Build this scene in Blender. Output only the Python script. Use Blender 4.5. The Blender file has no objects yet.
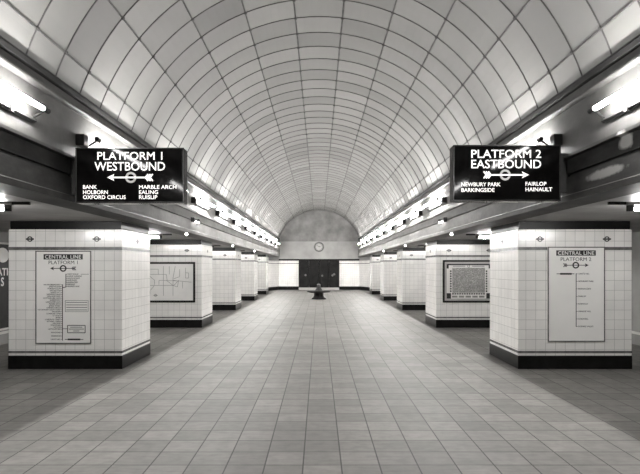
import bpy, math, random
from mathutils import Vector, Matrix
random.seed(7)
SC = bpy.context.scene
COL = SC.collection
PI = math.pi

# ------------------------------------------------------------------ numbers
F = 540.0            # focal length in pixels of the 640 px frame
CAM_H = 1.58
VX, VY = 319.0, 267.0
def PX(px, d): return (px - VX) * d / F
def PZ(py, d): return CAM_H + (VY - py) * d / F

Y0, Y1 = -4.6, 37.4           # hall extent along its axis
XP0, XP1 = 3.05, 4.81         # pillar inner / outer faces
PIL_Y = [8.36 + 5.7 * i for i in range(5)]
PIL_D = 1.40
Z_SOFFIT = 2.29
XW = 2.75                     # frieze plane
ZS = 3.54                     # vault springing
R_V, ZC_V = 2.92, 2.60        # vault circle
X_PLAT = 6.45

# ------------------------------------------------------------------ materials
WARM = (1.0, 0.982, 0.955)
def g(v, w=1.0):
    return (v * WARM[0], v * (1 + (WARM[1] - 1) * w), v * (1 + (WARM[2] - 1) * w), 1)

class NT:
    def __init__(self, name):
        self.m = bpy.data.materials.new(name); self.m.use_nodes = True
        self.t = self.m.node_tree; self.n = self.t.nodes; self.l = self.t.links
        self.b = self.n['Principled BSDF']
    def add(self, kind, **kw):
        nd = self.n.new(kind)
        for k, v in kw.items():
            if k.startswith('i_'):
                key = k[2:]
                key = int(key) if key.isdigit() else key.replace('_', ' ')
                nd.inputs[key].default_value = v
            else: setattr(nd, k, v)
        return nd
    def link(self, a, b): self.l.new(a, b)
    def mix(self, fac, a, b, blend='MIX'):
        nd = self.add('ShaderNodeMix', data_type='RGBA', blend_type=blend)
        for s, v in ((nd.inputs[0], fac), (nd.inputs[6], a), (nd.inputs[7], b)):
            if hasattr(v, 'is_output') or isinstance(v, bpy.types.NodeSocket): self.link(v, s)
            else: s.default_value = v
        return nd.outputs[2]
    def noise(self, scale, detail=4, rough=.55, vec=None):
        nd = self.add('ShaderNodeTexNoise'); nd.inputs['Scale'].default_value = scale
        nd.inputs['Detail'].default_value = detail; nd.inputs['Roughness'].default_value = rough
        if vec is None: vec = self.add('ShaderNodeTexCoord').outputs['Object']
        self.link(vec, nd.inputs['Vector'])
        return nd.outputs['Fac']
    def ramp(self, fac, stops):
        nd = self.add('ShaderNodeValToRGB'); e = nd.color_ramp.elements
        while len(e) < len(stops): e.new(.5)
        for el, (p, c) in zip(e, stops): el.position = p; el.color = c
        self.link(fac, nd.inputs[0]); return nd.outputs[0]
    def base(self, sock): self.link(sock, self.b.inputs['Base Color'])
    def bump(self, h, s=.3, d=.01):
        nd = self.add('ShaderNodeBump'); nd.inputs['Strength'].default_value = s; nd.inputs['Distance'].default_value = d
        self.link(h, nd.inputs['Height']); self.link(nd.outputs[0], self.b.inputs['Normal'])
    def rough(self, r):
        if isinstance(r, (int, float)): self.b.inputs['Roughness'].default_value = r
        else: self.link(r, self.b.inputs['Roughness'])

def mottled(name, lo, hi, scale=3, rough=.6, spec=.3, bump=0):
    k = NT(name)
    f = k.noise(scale)
    k.base(k.ramp(f, [(.3, g(lo)), (.7, g(hi))]))
    k.rough(rough); k.b.inputs['Specular IOR Level'].default_value = spec
    if bump: k.bump(f, bump, .01)
    return k.m

def emitter(name, strength, col=None):
    k = NT(name)
    f = k.noise(30)
    k.base(k.ramp(f, [(0, g(.85)), (1, g(.9))]))
    k.b.inputs['Emission Color'].default_value = col or g(1, .7)
    k.b.inputs['Emission Strength'].default_value = strength
    return k.m

def tile_mat(name, c, mortar, size, mw, var=.06, rough=.18, grime=.12):
    k = NT(name)
    uv = k.add('ShaderNodeUVMap').outputs[0]
    br = k.add('ShaderNodeTexBrick', offset=0.0, squash=1.0)
    k.link(uv, br.inputs['Vector'])
    br.inputs['Scale'].default_value = 1
    br.inputs['Brick Width'].default_value = size; br.inputs['Row Height'].default_value = size
    br.inputs['Mortar Size'].default_value = mw; br.inputs['Mortar Smooth'].default_value = .2
    br.inputs['Color1'].default_value = g(c * (1 - var)); br.inputs['Color2'].default_value = g(c * (1 + var))
    br.inputs['Mortar'].default_value = g(mortar)
    n = k.noise(1.7, 5, .6)
    col = k.mix(grime, br.outputs['Color'], k.ramp(n, [(.35, g(.2)), (.65, g(1))]), 'MULTIPLY')
    k.base(col); k.rough(rough)
    return k, br, n, uv

k, *_ = tile_mat('cream_wall_tile', .90, .50, .1524, .003, var=.03)
M_TILE = k.m

# paving: one foot slabs with soft grime
k, br, n, uv = tile_mat('floor_slab', .195, .05, .3048, .0062, var=.15, grime=.0)
mp = k.add('ShaderNodeMapping'); mp.inputs['Location'].default_value = (.127, -(4.309 % .3048), 0)
k.link(uv, mp.inputs['Vector']); k.link(mp.outputs[0], br.inputs['Vector'])
n1 = k.noise(.55, 5, .65); n2 = k.noise(9, 4, .6)
st = k.add('ShaderNodeMapping'); st.inputs['Scale'].default_value = (3.5, 25, 1)
k.link(uv, st.inputs['Vector']); n3 = k.noise(1, 3, .6, st.outputs[0])
c1 = k.mix(.55, br.outputs['Color'], k.ramp(n1, [(.34, g(.55)), (.62, g(1.1))]), 'MULTIPLY')
c2 = k.mix(.35, c1, k.ramp(n2, [(.35, g(.6)), (.6, g(1.05))]), 'MULTIPLY')
c3 = k.mix(.30, c2, k.ramp(n3, [(.35, g(.62)), (.6, g(1.1))]), 'MULTIPLY')
k.base(c3)
k.rough(k.ramp(n1, [(.3, (.5,) * 3 + (1,)), (.7, (.62,) * 3 + (1,))]))
k.b.inputs['Specular IOR Level'].default_value = .22; k.bump(br.outputs['Fac'], -.25, .004)
M_FLOOR = k.m

# vault: pale sheets, each with its own slight tone (UV counts the sheets)
k = NT('vault_sheet')
uv = k.add('ShaderNodeUVMap').outputs[0]
fl = k.add('ShaderNodeVectorMath', operation='FLOOR'); k.link(uv, fl.inputs[0])
wn = k.add('ShaderNodeTexWhiteNoise', noise_dimensions='3D'); k.link(fl.outputs[0], wn.inputs['Vector'])
base = k.ramp(wn.outputs['Value'], [(0, g(.145)), (.8, g(.20)), (1, g(.12))])
n = k.noise(1.1, 5, .6)
k.base(k.mix(.25, base, k.ramp(n, [(.3, g(.6)), (.65, g(1.05))]), 'MULTIPLY'))
k.rough(.5); k.b.inputs['Specular IOR Level'].default_value = .35
M_VAULT = k.m

M_BEAD = mottled('vault_joint_bead', .045, .10, 6, .6, .15)
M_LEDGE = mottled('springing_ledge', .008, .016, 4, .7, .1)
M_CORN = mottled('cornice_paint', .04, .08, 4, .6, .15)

# frieze plaster with soot stains and the two chalky marks on the right-hand beam
def frieze_mat(name, spots):
    k = NT(name)
    geo = k.add('ShaderNodeTexCoord').outputs['Object']
    st = k.add('ShaderNodeMapping'); st.inputs['Scale'].default_value = (1, .9, 2.2); k.link(geo, st.inputs['Vector'])
    n1 = k.noise(1.3, 6, .65, st.outputs[0]); n2 = k.noise(7, 5, .6)
    sep = k.add('ShaderNodeSeparateXYZ'); k.link(geo, sep.inputs[0])
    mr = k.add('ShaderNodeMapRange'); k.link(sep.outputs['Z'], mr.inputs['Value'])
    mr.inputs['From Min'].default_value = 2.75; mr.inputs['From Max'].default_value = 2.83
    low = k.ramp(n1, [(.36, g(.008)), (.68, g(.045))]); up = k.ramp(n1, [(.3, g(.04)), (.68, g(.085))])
    my = k.add('ShaderNodeMapRange'); k.link(sep.outputs['Y'], my.inputs['Value'])   # distant haze and lamp glow put into the colour: plaster pales toward the far end
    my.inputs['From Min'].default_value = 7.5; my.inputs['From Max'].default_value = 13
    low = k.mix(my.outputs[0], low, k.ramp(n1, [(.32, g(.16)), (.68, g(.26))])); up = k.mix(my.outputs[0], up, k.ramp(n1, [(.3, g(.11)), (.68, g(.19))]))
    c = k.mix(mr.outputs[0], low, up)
    c = k.mix(.3, c, k.ramp(n2, [(.35, g(.6)), (.6, g(1.05))]), 'MULTIPLY')
    for (cx, cy, cz, ry, rz, tone) in spots:
        s = k.add('ShaderNodeMapping', vector_type='TEXTURE'); s.inputs['Location'].default_value = (cx, cy, cz)
        s.inputs['Scale'].default_value = (.4, ry, rz); k.link(geo, s.inputs['Vector'])
        ln = k.add('ShaderNodeVectorMath', operation='LENGTH'); k.link(s.outputs[0], ln.inputs[0])
        ad = k.add('ShaderNodeMath', operation='MULTIPLY_ADD'); k.link(n2, ad.inputs[0]); ad.inputs[1].default_value = 1.3
        k.link(ln.outputs['Value'], ad.inputs[2])
        msk = k.ramp(ad.outputs[0], [(.0, (1, 1, 1, 1)), (1.25, (1, 1, 1, 1))])
        lt = k.add('ShaderNodeMapRange'); k.link(ad.outputs[0], lt.inputs['Value'])
        lt.inputs['From Min'].default_value = 1.75; lt.inputs['From Max'].default_value = 1.35
        c = k.mix(lt.outputs[0], c, g(tone))
    k.base(c); k.rough(.6); k.b.inputs['Specular IOR Level'].default_value = .2; k.bump(n2, .12, .01)
    return k.m
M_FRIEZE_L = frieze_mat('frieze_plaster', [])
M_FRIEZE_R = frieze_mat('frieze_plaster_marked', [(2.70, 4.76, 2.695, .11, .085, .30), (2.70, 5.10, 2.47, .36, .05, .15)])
M_SOFFIT = mottled('soffit_plaster', .20, .30, 2, .5)
M_BLACK = mottled('black_tile', .006, .012, 6, .3, .12)
M_BAND = mottled('grey_band_tile', .10, .2, 9, .25)
M_ROUNDEL = mottled('roundel_glaze', .03, .06, 8, .3)
M_LUN = mottled('lunette_plaster', .15, .27, 1.6, .7, .3, .2)
M_ENDFRZ = mottled('end_frieze', .30, .40, 1.4, .5)
M_DOOR = mottled('dark_door_paint', .008, .02, 3, .5, .1)
M_DARK = mottled('dark_metal', .012, .025, 6, .5, .15)
M_METAL = mottled('grey_metal', .10, .18, 6, .4)
M_TUBE = emitter('lit_tube', 220); M_TUBE2 = emitter('lit_tube_mid', 320); M_TUBE3 = emitter('lit_tube_far', 410)
M_PTUBE = emitter('lit_passage_tube', 150)
M_BULB = emitter('lit_bulb', 14)
M_PLATWALL = mottled('platform_wall', .20, .34, 1.2, .5)
M_STRIP = mottled('pale_strip', .6, .7, 5, .4)
M_ENAMEL = mottled('white_enamel', .84, .89, 2, .25)
M_INK = mottled('black_ink', .02, .035, 8, .4)
M_GREYINK = mottled('grey_ink', .22, .3, 8, .5)
M_WHITE = mottled('white_letter', .86, .92, 8, .3)
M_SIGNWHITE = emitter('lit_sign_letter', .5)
k = NT('gloss_black_sign'); n = k.noise(5)
k.base(k.ramp(n, [(.3, g(.002)), (.7, g(.005))])); k.rough(.06); k.b.inputs['Specular IOR Level'].default_value = .06
M_SIGN = k.m
M_SIGNRIM = mottled('sign_rim', .012, .03, 6, .2, .3)
M_GREYRING = mottled('grey_ring_enamel', .40, .46, 8, .3)
M_PAPER = mottled('map_paper', .74, .82, 3, .5)
M_CLOCK = mottled('clock_dial', .40, .48, 3, .4)
M_WOOD = mottled('dark_bench_wood', .012, .03, 5, .5, .15)
# street plan print
k = NT('street_plan_print')
uv = k.add('ShaderNodeUVMap').outputs[0]
v1 = k.add('ShaderNodeTexVoronoi', feature='DISTANCE_TO_EDGE'); v1.inputs['Scale'].default_value = 11; k.link(uv, v1.inputs['Vector'])
v2 = k.add('ShaderNodeTexVoronoi', feature='DISTANCE_TO_EDGE'); v2.inputs['Scale'].default_value = 38; k.link(uv, v2.inputs['Vector'])
c = k.mix(.65, k.ramp(v1.outputs['Distance'], [(.0, g(.62)), (.07, g(.30))]), k.ramp(v2.outputs['Distance'], [(.02, g(.7)), (.12, g(.16))]))
n = k.noise(4); k.base(k.mix(.4, c, k.ramp(n, [(.35, g(.4)), (.65, g(1))]), 'MULTIPLY')); k.rough(.4)
M_PLAN = k.m

# ------------------------------------------------------------------ mesh builder
class MB:
    def __init__(self): self.v = []; self.f = []; self.mi = []; self.sm = []; self.uv = {}
    def face(self, pts, mat=0, smooth=False, uv=None):
        i = len(self.v); self.v += [tuple(p) for p in pts]
        self.f.append(tuple(range(i, i + len(pts)))); self.mi.append(mat); self.sm.append(smooth)
        if uv: self.uv[len(self.f) - 1] = uv
    def mesh(self, vs, fs, mat=0, smooth=False):
        i = len(self.v); self.v += [tuple(p) for p in vs]
        for f in fs: self.f.append(tuple(a + i for a in f)); self.mi.append(mat); self.sm.append(smooth)
    def box(self, x0, x1, y0, y1, z0, z1, mat=0):
        p = [(x0, y0, z0), (x1, y0, z0), (x1, y1, z0), (x0, y1, z0), (x0, y0, z1), (x1, y0, z1), (x1, y1, z1), (x0, y1, z1)]
        self.mesh(p, [(0, 3, 2, 1), (4, 5, 6, 7), (0, 1, 5, 4), (1, 2, 6, 5), (2, 3, 7, 6), (3, 0, 4, 7)], mat)
        return self
    def prism_y(self, prof, y0, y1, mat=0, flip=False):
        n = len(prof)
        vs = [(x, y0, z) for x, z in prof] + [(x, y1, z) for x, z in prof]
        fs = [(i, (i + 1) % n, (i + 1) % n + n, i + n) for i in range(n)] + [tuple(range(n - 1, -1, -1)), tuple(range(n, 2 * n))]
        if flip: fs = [tuple(reversed(f)) for f in fs]
        self.mesh(vs, fs, mat); return self
    def flat(self, pts, y, th=.004, mat=0):
        """polygon in the x-z plane facing -y, with thickness"""
        a = sum(pts[i][0] * pts[(i + 1) % len(pts)][1] - pts[(i + 1) % len(pts)][0] * pts[i][1] for i in range(len(pts)))
        if a < 0: pts = pts[::-1]
        n = len(pts)
        vs = [(x, y - th, z) for x, z in pts] + [(x, y, z) for x, z in pts]
        fs = [tuple(range(n)), tuple(range(2 * n - 1, n - 1, -1))] + [(i, i + n, (i + 1) % n + n, (i + 1) % n) for i in range(n)]
        self.mesh(vs, fs, mat); return self
    def rect(self, x0, x1, z0, z1, y, th=.004, mat=0): return self.flat([(x0, z0), (x1, z0), (x1, z1), (x0, z1)], y, th, mat)
    def line(self, a, b, w, y, th=.003, mat=0):
        d = Vector((b[0] - a[0], b[1] - a[1])); n = Vector((-d.y, d.x)).normalized() * w / 2
        return self.flat([(a[0] - n.x, a[1] - n.y), (b[0] - n.x, b[1] - n.y), (b[0] + n.x, b[1] + n.y), (a[0] + n.x, a[1] + n.y)], y, th, mat)
    def ring(self, cx, cz, r0, r1, y, th=.004, mat=0, n=32):
        vs = []
        for i in range(n):
            c, s = math.cos(2 * PI * i / n), math.sin(2 * PI * i / n)
            vs += [(cx + r0 * c, y - th, cz + r0 * s), (cx + r1 * c, y - th, cz + r1 * s), (cx + r1 * c, y, cz + r1 * s), (cx + r0 * c, y, cz + r0 * s)]
        fs = []
        for i in range(n):
            a, b = 4 * i, 4 * ((i + 1) % n)
            for q in range(4): fs.append((a + q, a + (q + 1) % 4, b + (q + 1) % 4, b + q))
        self.mesh(vs, fs, mat); return self
    def cyl(self, a, b, r, n=12, mat=0, r2=None):
        a, b = Vector(a), Vector(b); r2 = r if r2 is None else r2
        d = (b - a).normalized(); u = d.orthogonal().normalized(); w = d.cross(u)
        vs = []
        for p, rr in ((a, r), (b, r2)):
            vs += [tuple(p + rr * (math.cos(2 * PI * i / n) * u + math.sin(2 * PI * i / n) * w)) for i in range(n)]
        self.mesh(vs, [(i, (i + 1) % n, (i + 1) % n + n, i + n) for i in range(n)], mat, True)
        self.mesh(vs[:n], [tuple(range(n - 1, -1, -1))], mat); self.mesh(vs[n:], [tuple(range(n))], mat)
        return self
    def lathe(self, prof, c=(0, 0, 0), n=32, mat=0):
        vs = [(c[0] + r * math.cos(2 * PI * i / n), c[1] + r * math.sin(2 * PI * i / n), c[2] + z) for r, z in prof for i in range(n)]
        fs = [(j * n + i, j * n + (i + 1) % n, (j + 1) * n + (i + 1) % n, (j + 1) * n + i) for j in range(len(prof) - 1) for i in range(n)]
        self.mesh(vs, fs, mat, False); return self
    def text(self, s, x, z, y, cap=None, width=None, align='l', bold=.0, track=1.0, axis='x', mat=0):
        vs, fs, (u0, u1, v1) = glyphs(s, bold, track)
        if cap is None: cap = width / (u1 - u0) * v1
        sv = cap / v1; su = (width / (u1 - u0)) if width else sv
        off = {'l': u0, 'r': u1, 'c': (u0 + u1) / 2}[align]
        if axis == 'x': P = [(x + (u - off) * su, y - h, z + v * sv) for u, v, h in vs]
        else: P = [(x + h, y + (u - off) * su, z + v * sv) for u, v, h in vs]
        self.mesh(P, fs, mat); return self
    def build(self, name, mats, parent=None, bevel=0, loc=None):
        if not isinstance(mats, (list, tuple)): mats = [mats]
        me = bpy.data.meshes.new(name); me.from_pydata(self.v, [], self.f)
        for m in mats: me.materials.append(m)
        me.polygons.foreach_set('material_index', self.mi); me.polygons.foreach_set('use_smooth', self.sm)
        ul = me.uv_layers.new(name='UVMap')
        for p in me.polygons:
            cu = self.uv.get(p.index); nx, ny, nz = (abs(c) for c in p.normal)
            for q, li in enumerate(p.loop_indices):
                x, yy, z = me.vertices[me.loops[li].vertex_index].co
                if cu: ul.data[li].uv = cu[q]
                elif nz >= nx and nz >= ny: ul.data[li].uv = (x, yy)
                elif nx >= ny: ul.data[li].uv = (yy, z)
                else: ul.data[li].uv = (x, z)
        o = bpy.data.objects.new(name, me); COL.objects.link(o)
        if parent: o.parent = parent
        if loc: o.location = loc
        if bevel:
            b = o.modifiers.new('edge', 'BEVEL'); b.width = bevel; b.segments = 2; b.limit_method = 'ANGLE'
        return o

_gl = {}
def glyphs(s, bold, track):
    key = (s, bold, track)
    if key in _gl: return _gl[key]
    cu = bpy.data.curves.new('t', 'FONT'); cu.body = s; cu.size = 1; cu.resolution_u = 3; cu.space_character = track
    ob = bpy.data.objects.new('t', cu); COL.objects.link(ob)
    dg = bpy.context.evaluated_depsgraph_get()
    me = bpy.data.meshes.new_from_object(ob.evaluated_get(dg))
    vs = [(v.co.x, v.co.y, 0) for v in me.vertices]; fs = [tuple(p.vertices) for p in me.polygons]
    up = [f for f, p in zip(fs, me.polygons)]
    fs = [f if p.normal.z > 0 else tuple(reversed(f)) for f, p in zip(fs, me.polygons)]
    if bold:                                  # heavier weight: the outline laid down again a hair to each side
        v0, f0 = vs, fs; vs, fs = [], []
        for q4, (dx, dy) in enumerate(((-bold, -bold), (bold, -bold), (bold, bold), (-bold, bold))):
            i = len(vs); vs = vs + [(a + dx, b + dy, q4 * .0005) for a, b, _ in v0]; fs = fs + [tuple(q + i for q in f) for f in f0]
    xs = [v[0] for v in vs]; ys = [v[1] for v in vs]
    out = (vs, fs, (min(xs), max(xs), max(ys)))
    bpy.data.objects.remove(ob); bpy.data.curves.remove(cu); bpy.data.meshes.remove(me)
    _gl[key] = out
    return out

def empty(name, loc, label=None, cat=None, group=None):
    o = bpy.data.objects.new(name, None); COL.objects.link(o); o.location = loc; o.empty_display_size = .2
    if label: o['label'] = label
    if cat: o['category'] = cat
    if group: o['group'] = group
    return o
def dup(root, loc, label, rotz=None):
    def cp(o, par):
        c = o.copy(); COL.objects.link(c)
        if par: c.parent = par
        for ch in o.children: cp(ch, c)
        return c
    c = cp(root, None); c.location = loc; c['label'] = label
    if rotz is not None: c.rotation_euler = (0, 0, rotz)
    return c
def struct(o): o['kind'] = 'structure'; return o

# ------------------------------------------------------------------ the setting
struct(MB().box(-X_PLAT - .2, X_PLAT + .2, Y0 - .2, Y1 + .2, -.15, 0).build('floor', M_FLOOR))

# vault
mb = MB(); half = math.radians(74.0); NS = 60; DTH = math.radians(14.5); RING = .57; RPH = 10.77 % RING
ny = 42
for j in range(ny):
    ya, yb = Y0 + (Y1 - Y0) * j / ny, Y0 + (Y1 - Y0) * (j + 1) / ny
    for i in range(NS):
        ta, tb = -half + 2 * half * i / NS, -half + 2 * half * (i + 1) / NS
        pt = lambda t, y: (R_V * math.sin(t), y, ZC_V + R_V * math.cos(t))
        uvf = lambda t, y: ((t / DTH) + .5 + 20, (y - RPH) / RING + 20)
        mb.face([pt(ta, ya), pt(tb, ya), pt(tb, yb), pt(ta, yb)], 0, True, [uvf(ta, ya), uvf(tb, ya), uvf(tb, yb), uvf(ta, yb)])
vault = struct(mb.build('ceiling', M_VAULT))
# the joint beads: rings across and rails along
mb = MB()
def bead_ring(y, w, h):
    n = 48
    for i in range(n):
        ta, tb = -half + 2 * half * i / n, -half + 2 * half * (i + 1) / n
        P = lambda t, r, yy: (r * math.sin(t), yy, ZC_V + r * math.cos(t))
        a = [P(ta, R_V, y - w), P(ta, R_V - h, y - w * .5), P(ta, R_V - h, y + w * .5), P(ta, R_V, y + w)]
        b = [P(tb, R_V, y - w), P(tb, R_V - h, y - w * .5), P(tb, R_V - h, y + w * .5), P(tb, R_V, y + w)]
        mb.mesh(a + b, [(0, 4, 5, 1), (1, 5, 6, 2), (2, 6, 7, 3)])
y = RPH + RING * math.ceil((Y0 - RPH) / RING)
ring_ys = []
while y < Y1: bead_ring(y, .0085, .009); ring_ys.append(y); y += RING
rail_t = [(q + .5) * DTH for q in range(-5, 5)]
for t in rail_t:
    P = lambda tt, r, yy: (r * math.sin(tt), yy, ZC_V + r * math.cos(tt))
    dw = .011 / R_V
    a = [P(t - dw, R_V, Y0), P(t - dw * .5, R_V - .012, Y0), P(t + dw * .5, R_V - .012, Y0), P(t + dw, R_V, Y0)]
    b = [P(t - dw, R_V, Y1), P(t - dw * .5, R_V - .012, Y1), P(t + dw * .5, R_V - .012, Y1), P(t + dw, R_V, Y1)]
    mb.mesh(a + b, [(0, 1, 5, 4), (1, 2, 6, 5), (2, 3, 7, 6)])
    for yy in ring_ys:                       # fixing caps where rings and rails cross
        if yy > 16: continue
        c = Vector(P(t, R_V, yy)); nrm = Vector((-math.sin(t), 0, -math.cos(t)))
        mb.cyl(c, c + nrm * .022, .022, 6)
mb.build('joint_bead', M_BEAD, vault)

for s, side in ((-1, 'left'), (1, 'right')):
    m = lambda pts: [(s * x, z) for x, z in pts]
    # beam fascia and frieze wall
    prof = [(2.68, Z_SOFFIT), (2.68, 2.35), (2.70, 2.365), (2.70, 2.555), (2.735, 2.56), (2.735, 2.585), (2.705, 2.59), (2.71, 2.745),
            (2.665, 2.755), (2.665, 2.785), (XW, 2.80), (3.05, 2.80), (3.05, Z_SOFFIT)]
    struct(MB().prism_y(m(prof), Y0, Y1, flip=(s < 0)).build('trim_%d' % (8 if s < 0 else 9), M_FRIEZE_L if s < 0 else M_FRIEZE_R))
    prof = [(XW, 2.80), (XW, 3.62), (3.05, 3.62), (3.05, 2.80)]
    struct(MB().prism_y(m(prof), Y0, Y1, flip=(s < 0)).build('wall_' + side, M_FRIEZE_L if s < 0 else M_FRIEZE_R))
    # cornice moulding under the springing, then the dark springing ledge
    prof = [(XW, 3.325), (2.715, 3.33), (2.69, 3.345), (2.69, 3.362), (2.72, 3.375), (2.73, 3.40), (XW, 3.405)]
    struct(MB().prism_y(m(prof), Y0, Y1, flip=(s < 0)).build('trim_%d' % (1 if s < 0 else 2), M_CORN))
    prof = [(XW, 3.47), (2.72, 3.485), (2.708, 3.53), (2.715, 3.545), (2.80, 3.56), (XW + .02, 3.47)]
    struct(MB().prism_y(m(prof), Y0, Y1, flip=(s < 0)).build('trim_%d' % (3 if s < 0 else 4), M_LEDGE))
    # flat ceiling of the passages and platform
    x0, x1 = sorted((s * 3.05, s * (X_PLAT + .2)))
    struct(MB().box(x0, x1, Y0, Y1, Z_SOFFIT, Z_SOFFIT + .12).build('ceiling_' + side, M_SOFFIT))
    # platform wall beyond
    x0, x1 = sorted((s * X_PLAT, s * (X_PLAT + .2)))
    struct(MB().box(x0, x1, Y0, Y1, 0, Z_SOFFIT).build('wall_platform_' + side, M_PLATWALL))
    x0, x1 = sorted((s * (X_PLAT - .02), s * X_PLAT))
    struct(MB().box(x0, x1, Y0, Y1, .215, .265).build('trim_%d' % (5 if s < 0 else 6), M_STRIP))

# end wall: white tile, black head band, frieze, lunette
ZB = 2.02
mb = MB()
XE = 2.79
pts = [(-X_PLAT, Y1 - 1.6), (-3.35, Y1 - 1.6), (-XE, Y1), (-1.40, Y1)]
def wall_run(mb, pts, z0, z1, mat=0, t=.0):
    for a, b in zip(pts[:-1], pts[1:]):
        L = math.dist(a, b)
        mb.face([(a[0], a[1] - t, z0), (b[0], b[1] - t, z0), (b[0], b[1] - t, z1), (a[0], a[1] - t, z1)], mat, False,
                [(0, z0), (L, z0), (L, z1), (0, z1)])
ptsR = [(1.40, Y1), (XE, Y1), (3.35, Y1 - 1.6), (X_PLAT, Y1 - 1.6)]
for run in (pts, ptsR): wall_run(mb, run, 0, ZB, 0)
mb.box(-1.40, 1.40, Y1, Y1 + .25, 0, ZB, 1)
for run in (pts, ptsR): wall_run(mb, run, 1.80, 1.84, 4, .006)
mb.box(-X_PLAT, X_PLAT, Y1 + .001, Y1 + .25, ZB, 6.0, 1)
mb.box(-XE, XE, Y1 - .06, Y1, 2.13, 3.30, 1)
mb.box(-XE, XE, Y1 - .09, Y1, 2.22, 2.25, 1)
mb.box(-XE, XE, Y1 - .10, Y1, 3.30, 3.345, 1)
mb.box(-XE, XE, Y1 - .10, Y1, ZB, 2.13, 2)
mb.box(-3.3, 3.3, Y1 - .02, Y1 - .005, 3.345, 5.8, 3)
struct(mb.build('wall_back', [M_TILE, M_ENDFRZ, M_BLACK, M_LUN, M_BAND]))
mb = MB()
for run in (pts, ptsR):
    wall_run(mb, run, 0, .24, 0, .02)
    for a, b in zip(run[:-1], run[1:]): mb.face([(a[0], a[1] - .02, .24), (b[0], b[1] - .02, .24), (b[0], b[1], .24), (a[0], a[1], .24)])
struct(mb.build('baseboard_back', M_BLACK))
struct(MB().box(-1.39, 1.39, Y1 - .22, Y1, 0, .16).build('trim_7', M_GREYRING))
# rear closing wall behind the camera
struct(MB().box(-X_PLAT - .2, X_PLAT + .2, Y0 - .2, Y0, 0, 6).build('wall_front', M_PLATWALL))

# dark doors in the end wall
d1 = struct(empty('door_1', (0, Y1, .16)))
for i in range(4):
    x0 = -1.38 + i * .69
    MB().box(x0 + .006, x0 + .684, -.10, -.04, 0, ZB - .16).build('door_leaf', M_DOOR, d1, .01)
mb = MB()
for x in (-1.40, 1.36): mb.box(x, x + .04, -.12, 0, 0, ZB - .16)
mb.build('door_frame', M_DARK, d1)
for x, z in ((-.93, .86), (.22, .82), (.93, .84), (1.05, .92)):
    MB().cyl((x, -.10, z), (x, -.115, z), .075, 14).build('door_plate', M_METAL, d1)

# ------------------------------------------------------------------ pillars
def make_pillar():
    w = (XP1 - XP0) / 2; D = PIL_D
    r = empty('tiled_pillar', (0, 0, 0), 'x', 'pillar', 'white tiled pillars along the concourse')
    cl = MB().box(-w, w, 0, D, .205, 2.165).build('tile_cladding', M_TILE, r, .012)
    MB().box(-w - .004, w + .004, -.004, D + .004, 0, .205).build('plinth', M_BLACK, r, .006)
    MB().box(-w + .02, w - .02, .02, D - .02, 2.165, Z_SOFFIT).build('head_band', M_BLACK, r)
    MB().box(-w - .003, w + .003, -.003, D + .003, 1.842, 1.89).build('upper_band', M_BAND, cl)
    MB().box(-w - .003, w + .003, -.003, D + .003, .245, .282).build('lower_band', M_BAND, cl)
    def roundel(): return MB().ring(0, 0, .026, .043, 0, .006, n=20).rect(-.062, .062, -.012, .012, 0, .009)
    for x in (-.545, .49):
        roundel().build('roundel', M_ROUNDEL, cl, loc=(x, 0, 2.012))
    for sx in (-1, 1):
        o = roundel().build('roundel', M_ROUNDEL, cl, loc=(sx * w, .72, 2.012)); o.rotation_euler = (0, 0, sx * PI / 2)
    return r
ordn = ['nearest', 'second', 'third', 'fourth', 'fifth']
XC = (XP0 + XP1) / 2
def pil_label(side, i):
    extra = {('left', 0): 'carrying the platform 1 station list panel', ('right', 0): 'carrying the platform 2 station list panel',
             ('left', 1): 'carrying the pale line diagram', ('right', 1): 'carrying the dark framed street plan'}.get((side, i), 'with bare tiles and black plinth')
    return '%s white tiled pillar of the %s row, %s' % (ordn[i], side, extra)
p0 = make_pillar()
for s, side in ((-1, 'left'), (1, 'right')):
    for i, y in enumerate(PIL_Y):
        if s < 0 and i == 0: p0.location = (-XC, y, 0); p0['label'] = pil_label(side, i)
        else: dup(p0, (s * XC + (.035 if s > 0 and i == 0 else 0), y, 0), pil_label(side, i))

# ------------------------------------------------------------------ arrow emblem
def arrow(mb_shaft, mb_ring, cx, cz, x0, x1, y, direction, r, w, head, th=.004):
    """ring with an arrow flying through it; direction -1 points left"""
    tip = x0 if direction < 0 else x1; tail = x1 if direction < 0 else x0; q = direction
    mb_ring.ring(cx, cz, r * .62, r, y - .001, th)
    mb_shaft.line((tip - q * head * .9, cz), (tail + q * w, cz), w, y - .002, th)
    mb_shaft.flat([(tip, cz), (tip - q * head * 1.25, cz + head * .62), (tip - q * head * .95, cz), (tip - q * head * 1.25, cz - head * .62)], y - .002, th)
    for j in range(3):
        bx = tail + q * (w * 1.2 + j * head * .42)
        for v in (-1, 1):
            mb_shaft.line((bx, cz + v * w * .3), (bx - q * head * .42, cz + v * head * .62), w * .9, y - .002, th)

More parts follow.
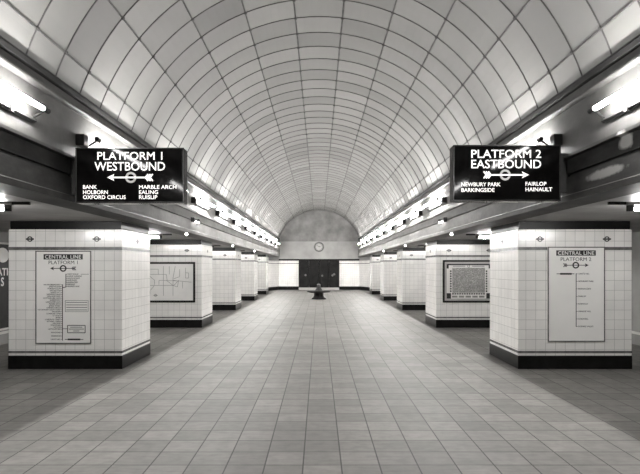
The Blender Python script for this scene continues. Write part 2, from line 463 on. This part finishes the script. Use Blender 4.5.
# ------------------------------------------------------------------ hanging signs
DS = 5.87
def make_sign(x0, x1, z0, z1, side, label):
    s = 1 if side == 'right' else -1
    cx = (x0 + x1) / 2
    r = empty('platform_sign', (cx, DS, z0), label, 'sign', 'hanging platform signs')
    L = lambda px: PX(px, DS) - cx; Z = lambda py: PZ(py, DS) - z0
    W = (x1 - x0) / 2; H = z1 - z0; T = .15
    box = MB().box(-W, W, 0, T, 0, H).build('sign_box', M_SIGN, r, .012)
    mb = MB(); f = .016
    mb.box(-W, W, -.012, .002, 0, f).box(-W, W, -.012, .002, H - f, H).box(-W, -W + f, -.012, .002, f, H - f).box(W - f, W, -.012, .002, f, H - f)
    mb.build('sign_rim', M_SIGNRIM, r, .004)
    a, b = sorted((s * W, s * (W + (2.74 - max(abs(x0), abs(x1))) + .03)))
    MB().box(a, b, .02, T - .02, H * .16, H * .86).build('bracket', M_DARK, r)
    sh = MB(); rg = MB(); Y = -.004
    B = .006
    def fit(txt, pa, pb, ya, yb, bold=B): MB().text(txt, L(pa), Z(yb), Y, cap=Z(ya) - Z(yb), width=L(pb) - L(pa), bold=bold).build('lettering', M_SIGNWHITE, box)
    if s < 0:
        fit('PLATFORM 1', 97.5, 162.5, 152.0, 159.8); fit('WESTBOUND', 94.6, 165.2, 162.0, 170.5)
        arrow(sh, rg, L(131), Z(177.6), L(107.6), L(152.4), Y, -1, .060, .016, .060)
        for txt, pa, pb, yc in (('BANK', 83.2, 97, 187), ('HOLBORN', 83.2, 108, 192.2), ('OXFORD CIRCUS', 83.2, 125.8, 197.2),
                                ('MARBLE ARCH', 139.2, 176.5, 187), ('EALING', 139.2, 158.2, 192.2), ('RUISLIP', 139.2, 157.5, 197.2)):
            fit(txt, pa, pb, yc - 1.85, yc + 1.85, .010)
    else:
        fit('PLATFORM 2', 471.2, 541, 149.8, 157.9); fit('EASTBOUND', 471.2, 541, 159.8, 168.2)
        arrow(sh, rg, L(505), Z(175), L(484), L(528.6), Y, 1, .060, .016, .060)
        for txt, pa, pb, yc in (('NEWBURY PARK', 461.3, 500.4, 184.4), ('BARKINGSIDE', 461.3, 494.4, 190.0),
                                ('FAIRLOP', 525.3, 546.2, 183.8), ('HAINAULT', 525.3, 552, 189.4)):
            fit(txt, pa, pb, yc - 1.9, yc + 1.9, .010)
    sh.build('arrow', M_SIGNWHITE, box); rg.build('ring', M_GREYRING, box)
    return r
make_sign(-2.645, -1.465, 2.275, 2.875, 'left', 'glossy black hanging sign lettered PLATFORM 1 WESTBOUND with left-pointing arrow')
make_sign(1.455, 2.625, 2.295, 2.905, 'right', 'glossy black hanging sign lettered PLATFORM 2 EASTBOUND with right-pointing arrow')

# ------------------------------------------------------------------ station list panels on the nearest pillars
DP = PIL_Y[0]
LX = lambda px: PX(px, DP); LZ = lambda py: PZ(py, DP)
def panel_base(name, xa, xb, za, zb, label, group):
    cx = (xa + xb) / 2; r = empty(name, (cx, DP, za), label, 'sign', group)
    W = (xb - xa) / 2; H = zb - za
    bd = MB().box(-W, W, -.022, -.004, 0, H).build('enamel_board', M_ENAMEL, r, .004)
    mb = MB(); f = .016; Y = -.022
    mb.rect(-W, W, 0, f, Y, .006).rect(-W, W, H - f, H, Y, .006).rect(-W, -W + f, f, H - f, Y, .006).rect(W - f, W, f, H - f, Y, .006)
    mb.build('border', M_BAND, r)
    return bd, cx
YB = -.0225
def list_panel(r, cx, za, side):
    X = lambda px: LX(px) - cx; Z = lambda py: LZ(py) - za
    ink = MB(); head = MB(); train = MB(); box = MB(); note = MB(); notes = MB()
    st = lambda *a, **k: MB().text(*a, **k).build('station_name', M_INK, r)
    wh = MB(); fine = MB(); sh = MB(); rg = MB()
    if side == 'left':
        head.rect(X(44.4), X(83.4), Z(259.5), Z(254.2), YB, .003)
        wh.text('CENTRAL LINE', X(46), Z(258.6), YB - .005, cap=.055, width=X(81.8) - X(46), bold=.006, track=1.05)
        ink.text('PLATFORM 1', X(49.4), Z(264.2), YB - .002, cap=.055, width=X(78.4) - X(49.4))
        arrow(sh, rg, X(63.9), Z(268.4), X(51), X(76.2), YB, -1, .052, .010, .046, .003)
        fine.line((X(63.2), Z(284.4)), (X(63.2), Z(340.3)), .010, YB)
        fine.line((X(66.6), Z(273.8)), (X(66.6), Z(287)), .010, YB); fine.line((X(66.6), Z(287)), (X(63.2), Z(287.6)), .010, YB)
        fine.line((X(81.5), Z(274.2)), (X(89.4), Z(274.2)), .006, YB)
        for i, nme in enumerate(['WEST RUISLIP', 'RUISLIP GARDENS', 'SOUTH RUISLIP', 'NORTHOLT', 'GREENFORD', 'PERIVALE', 'HANGER LANE']):
            zz = 274.2 + i * 2.03
            st(nme, X(68.2), Z(zz + .55), YB - .002, cap=.0195, bold=.012); fine.line((X(66.6), Z(zz)), (X(67.7), Z(zz)), .006, YB)
        names = ['EALING BROADWAY', 'WEST ACTON', 'NORTH ACTON', 'EAST ACTON', 'WHITE CITY', 'SHEPHERD\'S BUSH', 'HOLLAND PARK', 'NOTTING HILL GATE',
                 'QUEENSWAY', 'LANCASTER GATE', 'MARBLE ARCH', 'BOND STREET', 'OXFORD CIRCUS', 'TOTTENHAM COURT ROAD', 'HOLBORN', 'CHANCERY LANE', 'ST. PAUL\'S', 'BANK',
                 'LIVERPOOL STREET', 'BETHNAL GREEN', 'MILE END', 'STRATFORD', 'LEYTON', 'LEYTONSTONE']
        for i, nme in enumerate(names + ['WANSTEAD', 'REDBRIDGE', 'GANTS HILL']):
            zz = 284.6 + i * 1.93 if i < 24 else 332.4 + (i - 24) * 3.4
            st(nme, X(61.4), Z(zz + .55), YB - .002, cap=.0195, bold=.012, align='r'); fine.line((X(61.9), Z(zz)), (X(63.2), Z(zz)), .006, YB)
        for (a, b, c, d, lw) in ((66, 88.8, 300.4, 311.6, .005), (68.3, 85.8, 325.2, 332.6, .010)):
            for p, q in (((a, c), (b, c)), ((b, c), (b, d)), ((b, d), (a, d)), ((a, d), (a, c))):
                fine.line((X(p[0]), Z(p[1])), (X(q[0]), Z(q[1])), lw, YB)
        for i in range(4): notes.line((X(67), Z(302.3 + i * 2.5)), (X(87.8), Z(302.3 + i * 2.5)), .012, YB)
        for i, (a, b) in enumerate(((71, 83), (69.6, 84.5), (74, 80))): note.line((X(a), Z(327 + i * 1.9)), (X(b), Z(327 + i * 1.9)), .012, YB)
        fine.line((X(63.2), Z(328.6)), (X(68.3), Z(328.6)), .008, YB)
        train.rect(X(68.5), X(81), Z(340), Z(338.4), YB, .003); train.rect(X(65.6), X(84), Z(339.5), Z(338.9), YB, .003)
    else:
        head.rect(X(555.5), X(595), Z(255.7), Z(250.4), YB, .003)
        wh.text('CENTRAL LINE', X(557.2), Z(254.8), YB - .005, cap=.055, width=X(593.4) - X(557.2), bold=.006, track=1.05)
        ink.text('PLATFORM 2', X(560), Z(261), YB - .002, cap=.055, width=X(590.4) - X(560))
        arrow(sh, rg, X(575), Z(265.2), X(563), X(587.8), YB, 1, .052, .010, .046, .003)
        fine.line((X(575.4), Z(273.4)), (X(575.4), Z(326.6)), .010, YB)
        for i, nme in enumerate(['GANTS HILL', 'NEWBURY PARK', 'BARKINGSIDE', 'FAIRLOP', 'HAINAULT', 'GRANGE HILL', 'CHIGWELL', 'RODING VALLEY']):
            zz = 273.8 + i * 7.5
            st(nme, X(577.6), Z(zz + .6), YB - .002, cap=.022, bold=.012); fine.line((X(575.4), Z(zz)), (X(577), Z(zz)), .006, YB)
        train.rect(X(559.5), X(571), Z(274.7), Z(273), YB, .003); train.rect(X(556), X(573.6), Z(274.1), Z(273.5), YB, .003)
    head.build('heading_bar', M_INK, r); train.build('train_symbol', M_INK, r);
    if side == 'left': note.build('note_text', M_GREYINK, r); notes.build('note_text', M_GREYINK, r)
    wh.build('heading_lettering', M_WHITE, r); ink.build('lettering', M_INK, r)
    fine.build('route_line', M_INK, r); sh.build('arrow', M_INK, r); rg.build('ring', M_INK, r)
xa, xb, za, zb = LX(36.2), LX(91.8), LZ(343.6), LZ(250.8)
r, cx = panel_base('station_panel', xa, xb, za, zb, 'white enamel panel headed CENTRAL LINE PLATFORM 1 with long station list', 'station list panels')
list_panel(r, cx, za, 'left')
xa, xb, za, zb = LX(547.2), LX(604.2), LZ(341.6), LZ(246.8)
r, cx = panel_base('station_panel', xa, xb, za, zb, 'white enamel panel headed CENTRAL LINE PLATFORM 2 with eight stations', 'station list panels')
list_panel(r, cx, za, 'right')

# ------------------------------------------------------------------ framed maps on the second pillars
DM = PIL_Y[1]
def framed(name, xa, xb, za, zb, label, cat, fw):
    cx = (xa + xb) / 2; r = empty(name, (cx, DM, za), label, cat); W = (xb - xa) / 2; H = zb - za
    mb = MB()
    mb.box(-W, W, -.04, -.004, 0, fw).box(-W, W, -.04, -.004, H - fw, H).box(-W, -W + fw, -.04, -.004, fw, H - fw).box(W - fw, W, -.04, -.004, fw, H - fw)
    mb.build('frame', M_DARK, r, .006)
    return r, cx, W, H
r, cx, W, H = framed('line_diagram', -4.57, -3.22, .66, 1.71, 'dark framed pale line diagram poster on second left pillar', 'poster', .05)
MB().box(-W + .05, W - .05, -.018, -.004, .05, H - .05).build('sheet', M_PAPER, r)
mb = MB(); Y = -.0185
mm = lambda px, py: (PX(140 + max(px, 46) / 6.775, DM) - cx, PZ(250 + py / 6.775, DM) - .66)
for pts_ in ([(50, 130), (125, 130), (125, 165)], [(50, 165), (180, 165), (185, 205)], [(50, 240), (230, 240), (265, 205)], [(130, 205), (270, 210), (350, 218)],
             [(160, 110), (160, 310)], [(240, 110), (225, 190), (225, 310)], [(310, 120), (310, 190), (330, 190), (330, 155), (312, 155)],
             [(180, 205), (225, 240), (255, 250), (262, 210), (225, 205)], [(100, 240), (70, 275)], [(290, 215), (290, 260)], [(270, 130), (270, 180), (230, 195)],
             [(60, 170), (100, 205), (100, 235)], [(130, 205), (130, 235)], [(70, 275), (70, 300)], [(200, 110), (200, 165)]):
    for a, b in zip(pts_[:-1], pts_[1:]): mb.line(mm(*a), mm(*b), .010, Y)
mb.build('route_line', M_GREYINK, r)
c = mm(107, 307); MB().ring(c[0], c[1], .022, .036, Y, .003, n=20).rect(c[0] - .055, c[0] + .055, c[1] - .009, c[1] + .009, Y, .004).build('roundel', M_GREYINK, r)
r, cx, W, H = framed('street_plan', 3.22, 4.56, .66, 1.76, 'dark double framed grey street plan on second right pillar', 'poster', .045)
MB().box(-W + .045, W - .045, -.016, -.004, .045, H - .045).build('mount', M_GREYRING, r)
MB().box(-W + .10, W - .10, -.020, -.016, .10, H - .10).build('sheet', M_PAPER, r)
mb = MB(); Y = -.0205; a, b = -W + .10, W - .10
mb.rect(a, b, H - .135, H - .10, Y); mb.rect(a, a + .05, H - .22, H - .10, Y, .005); mb.rect(b - .05, b, H - .22, H - .10, Y, .005)
for x in (a, b - .11): mb.rect(x, x + .11, .10, .24, Y)
for i in range(9):
    z = .27 + i * .065
    for x in (a + .085, b - .125): mb.rect(x, x + .04, z, z + .042, Y)
for i in range(14):
    x = a + .14 + i * .062; mb.rect(x, x + .045, .205, .24, Y)
mb.build('print_block', M_INK, r)
mb = MB()
for i in range(5): mb.rect(a + .14 + i * .175, a + .28 + i * .175, .125, .175, Y)
mb.rect(a + .16, -.09, H - .17, H - .15, Y); mb.rect(.09, b - .16, H - .17, H - .15, Y); mb.ring(0, H - .16, .02, .035, Y, n=18)
mb.build('caption_strip', M_GREYINK, r)
MB().rect(a + .145, b - .145, .25, H - .20, Y).build('plan_print', M_PLAN, r)

# ------------------------------------------------------------------ tube lights on the friezes
PER = 2.754; LT = 1.43
def make_tube_light(s):
    r = empty('tube_light', (0, 0, 0), 'x', 'tube light', 'x')
    xt = -.15 * s; xr = -.022 * s
    MB().cyl((xt, .30, 0), (xt, .30 + LT, 0), .021, 10).build('tube', M_TUBE, r)
    for y in (.20, .30 + LT): MB().cyl((xt, y, 0), (xt, y + .10, 0), .026, 10).cyl((xt, y + .05, 0), (xr, y + .05, -.08), .012, 8).build('lamp_holder', M_DARK, r)
    mb = MB(); a, b = sorted((0, -.045 * s))
    mb.box(a, b, .11, .40 + LT, -.105, -.075); mb.box(min(0, -.03 * s), max(0, -.03 * s), .11, .40 + LT, -.118, -.105)
    bt = mb.build('batten', M_DARK, r, .006)
    a, b = sorted((-.10 * s, 0))
    MB().box(a, b, -.02, .11, -.12, .01).build('gear_box', M_DARK, bt, .01)
    for y in (.35, LT - .05):
        a, b = sorted((-.05 * s, 0)); MB().box(a, b, y, y + .05, -.125, -.068).build('wall_clip', M_DARK, bt)
    return r
ords = ['first', 'second', 'third', 'fourth', 'fifth', 'sixth', 'seventh', 'eighth', 'ninth', 'tenth']
for s, side in ((-1, 'left'), (1, 'right')):
    proto = None
    for kk in range(-2, 11):
        y = 6.11 + PER * kk
        if kk == -2: lab = 'lit tube light on the %s frieze just outside the photo' % side
        elif kk == -1: lab = 'large lit tube light on the %s frieze cut off by photo edge' % side
        elif kk == 0: lab = 'lit tube light on the %s frieze, end showing above hanging sign' % side
        elif kk == 1: lab = 'lit tube light on the %s frieze hidden behind the hanging sign' % side
        else: lab = '%s lit tube light on the %s frieze counting away from hanging sign' % (ords[kk - 2], side)
        if proto is None:
            proto = make_tube_light(s); proto.location = (s * XW, y, 3.075); proto['label'] = lab; proto['group'] = 'tube lights on the %s frieze' % side
        else:
            t = dup(proto, (s * XW, y, 3.075), lab)
            for ch in t.children:
                if ch.name.startswith('tube') and kk >= 2:
                    ch.material_slots[0].link = 'OBJECT'; ch.material_slots[0].material = M_TUBE2 if kk < 5 else M_TUBE3

# short tube fittings on the fascia, passage tubes, small globes under the beam edge
for s, side in ((-1, 'left'), (1, 'right')):
    r = empty('short_lamp', (s * 2.70, 11.4, 2.57), 'short lit lamp with dark end caps on the %s beam face' % side, 'wall lamp', 'short lamps on the beams')
    xx = -.06 * s
    MB().box(min(0, xx) - .01, max(0, xx) + .01, .0, .09, -.035, .06).build('end_cap', M_DARK, r, .006)
    MB().box(min(0, xx) - .01, max(0, xx) + .01, .47, .56, -.035, .06).build('end_cap', M_DARK, r, .006)
    MB().box(xx - .012, xx + .012, .09, .47, .0, .03).build('bar', M_DARK, r)
    MB().cyl((xx, .09, -.02), (xx, .47, -.02), .016, 10).build('tube', M_BULB, r)
    for i in range(6):
        y = 5.9 + 5.7 * i - (0.25 if i == 5 else 0)
        if y > Y1 - 2.2: continue
        where = ['beside the nearest pillar', 'between first and second pillars', 'between second and third pillars', 'between third and fourth pillars', 'between fourth and fifth pillars', 'beyond the fifth pillar'][i]
        r = empty('hanging_tube_light', (s * 3.40, y, Z_SOFFIT), 'lit tube under the %s passage ceiling %s' % (side, where), 'tube light', 'tubes under the passage ceilings')
        MB().cyl((0, 0, -.075), (s * 1.3, 0, -.075), .02, 10).build('tube', M_PTUBE, r)
        MB().box(min(-.05 * s, s * 1.35), max(-.05 * s, s * 1.35), -.03, .03, -.035, 0).build('batten', M_METAL, r, .005)
        for x in (0, 1.3): MB().box(s * x - .03, s * x + .03, -.022, .022, -.10, -.03).build('lamp_holder', M_DARK, r)
        MB().box(min(-.24 * s, -.05 * s), max(-.24 * s, -.05 * s), -.015, .015, -.03, 0).build('conduit', M_DARK, r)
    for i, y in ((1, 11.0), (2, 16.9), (3, 22.6)):
        where = {1: 'between first and second', 2: 'between second and third', 3: 'between third and fourth'}[i]
        r = empty('light_bulb', (s * 2.70, y, Z_SOFFIT), 'small lit globe under the %s beam edge %s pillars' % (side, where), 'globe lamp', 'globes under the beam edges')
        MB().cyl((0, 0, 0), (0, 0, -.02), .025, 12).build('base', M_DARK, r)
        MB().lathe([(.012, -.015), (.022, -.028), (.030, -.045), (.022, -.062), (.002, -.07)], n=14).build('globe', M_BULB, r)

# ------------------------------------------------------------------ clock
r = empty('wall_clock', (0, Y1 - .075, 2.965), 'round wall clock with dark rim on the end wall', 'clock')
rim = MB().ring(0, 0, .245, .35, 0, .07, n=40).build('rim', M_METAL, r)
dl = MB().ring(0, 0, 0.001, .25, 0, .03, n=40).build('dial', M_CLOCK, r)
for i in range(12):
    a = 2 * PI * i / 12
    MB().line((.195 * math.sin(a), .195 * math.cos(a)), (.235 * math.sin(a), .235 * math.cos(a)), .018, -.03).build('hour_mark', M_INK, dl)
MB().line((0, 0), (.10, .035), .03, -.036).build('hour_hand', M_INK, dl)
MB().line((.02, -.02), (-.14, .12), .02, -.041).build('minute_hand', M_INK, dl)

# ------------------------------------------------------------------ round bench
r = empty('round_bench', (-.01, 26.6, 0), 'dark round pedestal bench in the middle of the floor', 'bench')
MB().lathe([(.001, 0), (.36, 0), (.35, .05), (.27, .11), (.25, .14), (.001, .14)], n=32).build('base', M_WOOD, r)
MB().lathe([(.25, .14), (.23, .16), (.23, .30), (.30, .33), (.001, .331)], n=8).build('pedestal', M_WOOD, r)
MB().lathe([(.26, .31), (.46, .325), (.57, .355), (.585, .40), (.57, .412), (.001, .405)], n=40).build('seat', M_WOOD, r)
MB().lathe([(.20, .405), (.17, .46), (.13, .53), (.10, .60), (.085, .63), (.001, .63)], n=24).build('backrest', M_WOOD, r)
MB().lathe([(.05, .625), (.085, .66), (.095, .70), (.075, .74), (.001, .76)], n=20).build('knob', M_METAL, r)

# ------------------------------------------------------------------ platform poster glimpsed beyond the left pillar
r = empty('platform_poster', (-X_PLAT + .022, 10.2, .30), 'black poster with white lettering on the platform wall at far left', 'poster')
MB().box(0, .03, 0, 1.8, 0, 1.78).build('board', M_INK, r)
mb = MB(); 
for a in (0, 1.76): mb.box(.03, .036, a, a + .04, 0, 1.78)
for z in (0, 1.74): mb.box(.03, .036, .04, 1.76, z, z + .04)
mb.build('border', M_STRIP, r)
MB().text('STATION', .032, 1.11, .26, cap=.15, width=1.05, bold=.02, axis='y').text('S', .032, .90, .66, cap=.17, bold=.02, axis='y').build('lettering', M_WHITE, r)
mb = MB(); n = 24
mb.mesh([(.033, .72 + .22 * math.cos(2 * PI * i / n), 1.52 + .15 * math.sin(2 * PI * i / n)) for i in range(n)], [tuple(range(n))])
mb.build('white_patch', M_WHITE, r)

# ------------------------------------------------------------------ world, camera, view
w = bpy.data.worlds.new('World'); SC.world = w; w.use_nodes = True
w.node_tree.nodes['Background'].inputs[0].default_value = g(.02); w.node_tree.nodes['Background'].inputs[1].default_value = .2
cam = bpy.data.cameras.new('camera'); co = bpy.data.objects.new('camera', cam); COL.objects.link(co)
co.location = (0, 0, CAM_H); co.rotation_euler = (PI / 2, 0, 0)
cam.sensor_width = 36; cam.lens = F / 640 * 36; cam.shift_x = (320 - VX) / 640; cam.shift_y = (VY - 237) / 640
cam.clip_start = .05; cam.clip_end = 200
SC.camera = co
SC.view_settings.view_transform = 'Standard'
SC.view_settings.look = 'None'
SC.view_settings.exposure = 0.25
c = SC.cycles
c.max_bounces = 7; c.diffuse_bounces = 5; c.glossy_bounces = 4; c.sample_clamp_indirect = 6; c.use_denoising = True
c.caustics_reflective = False
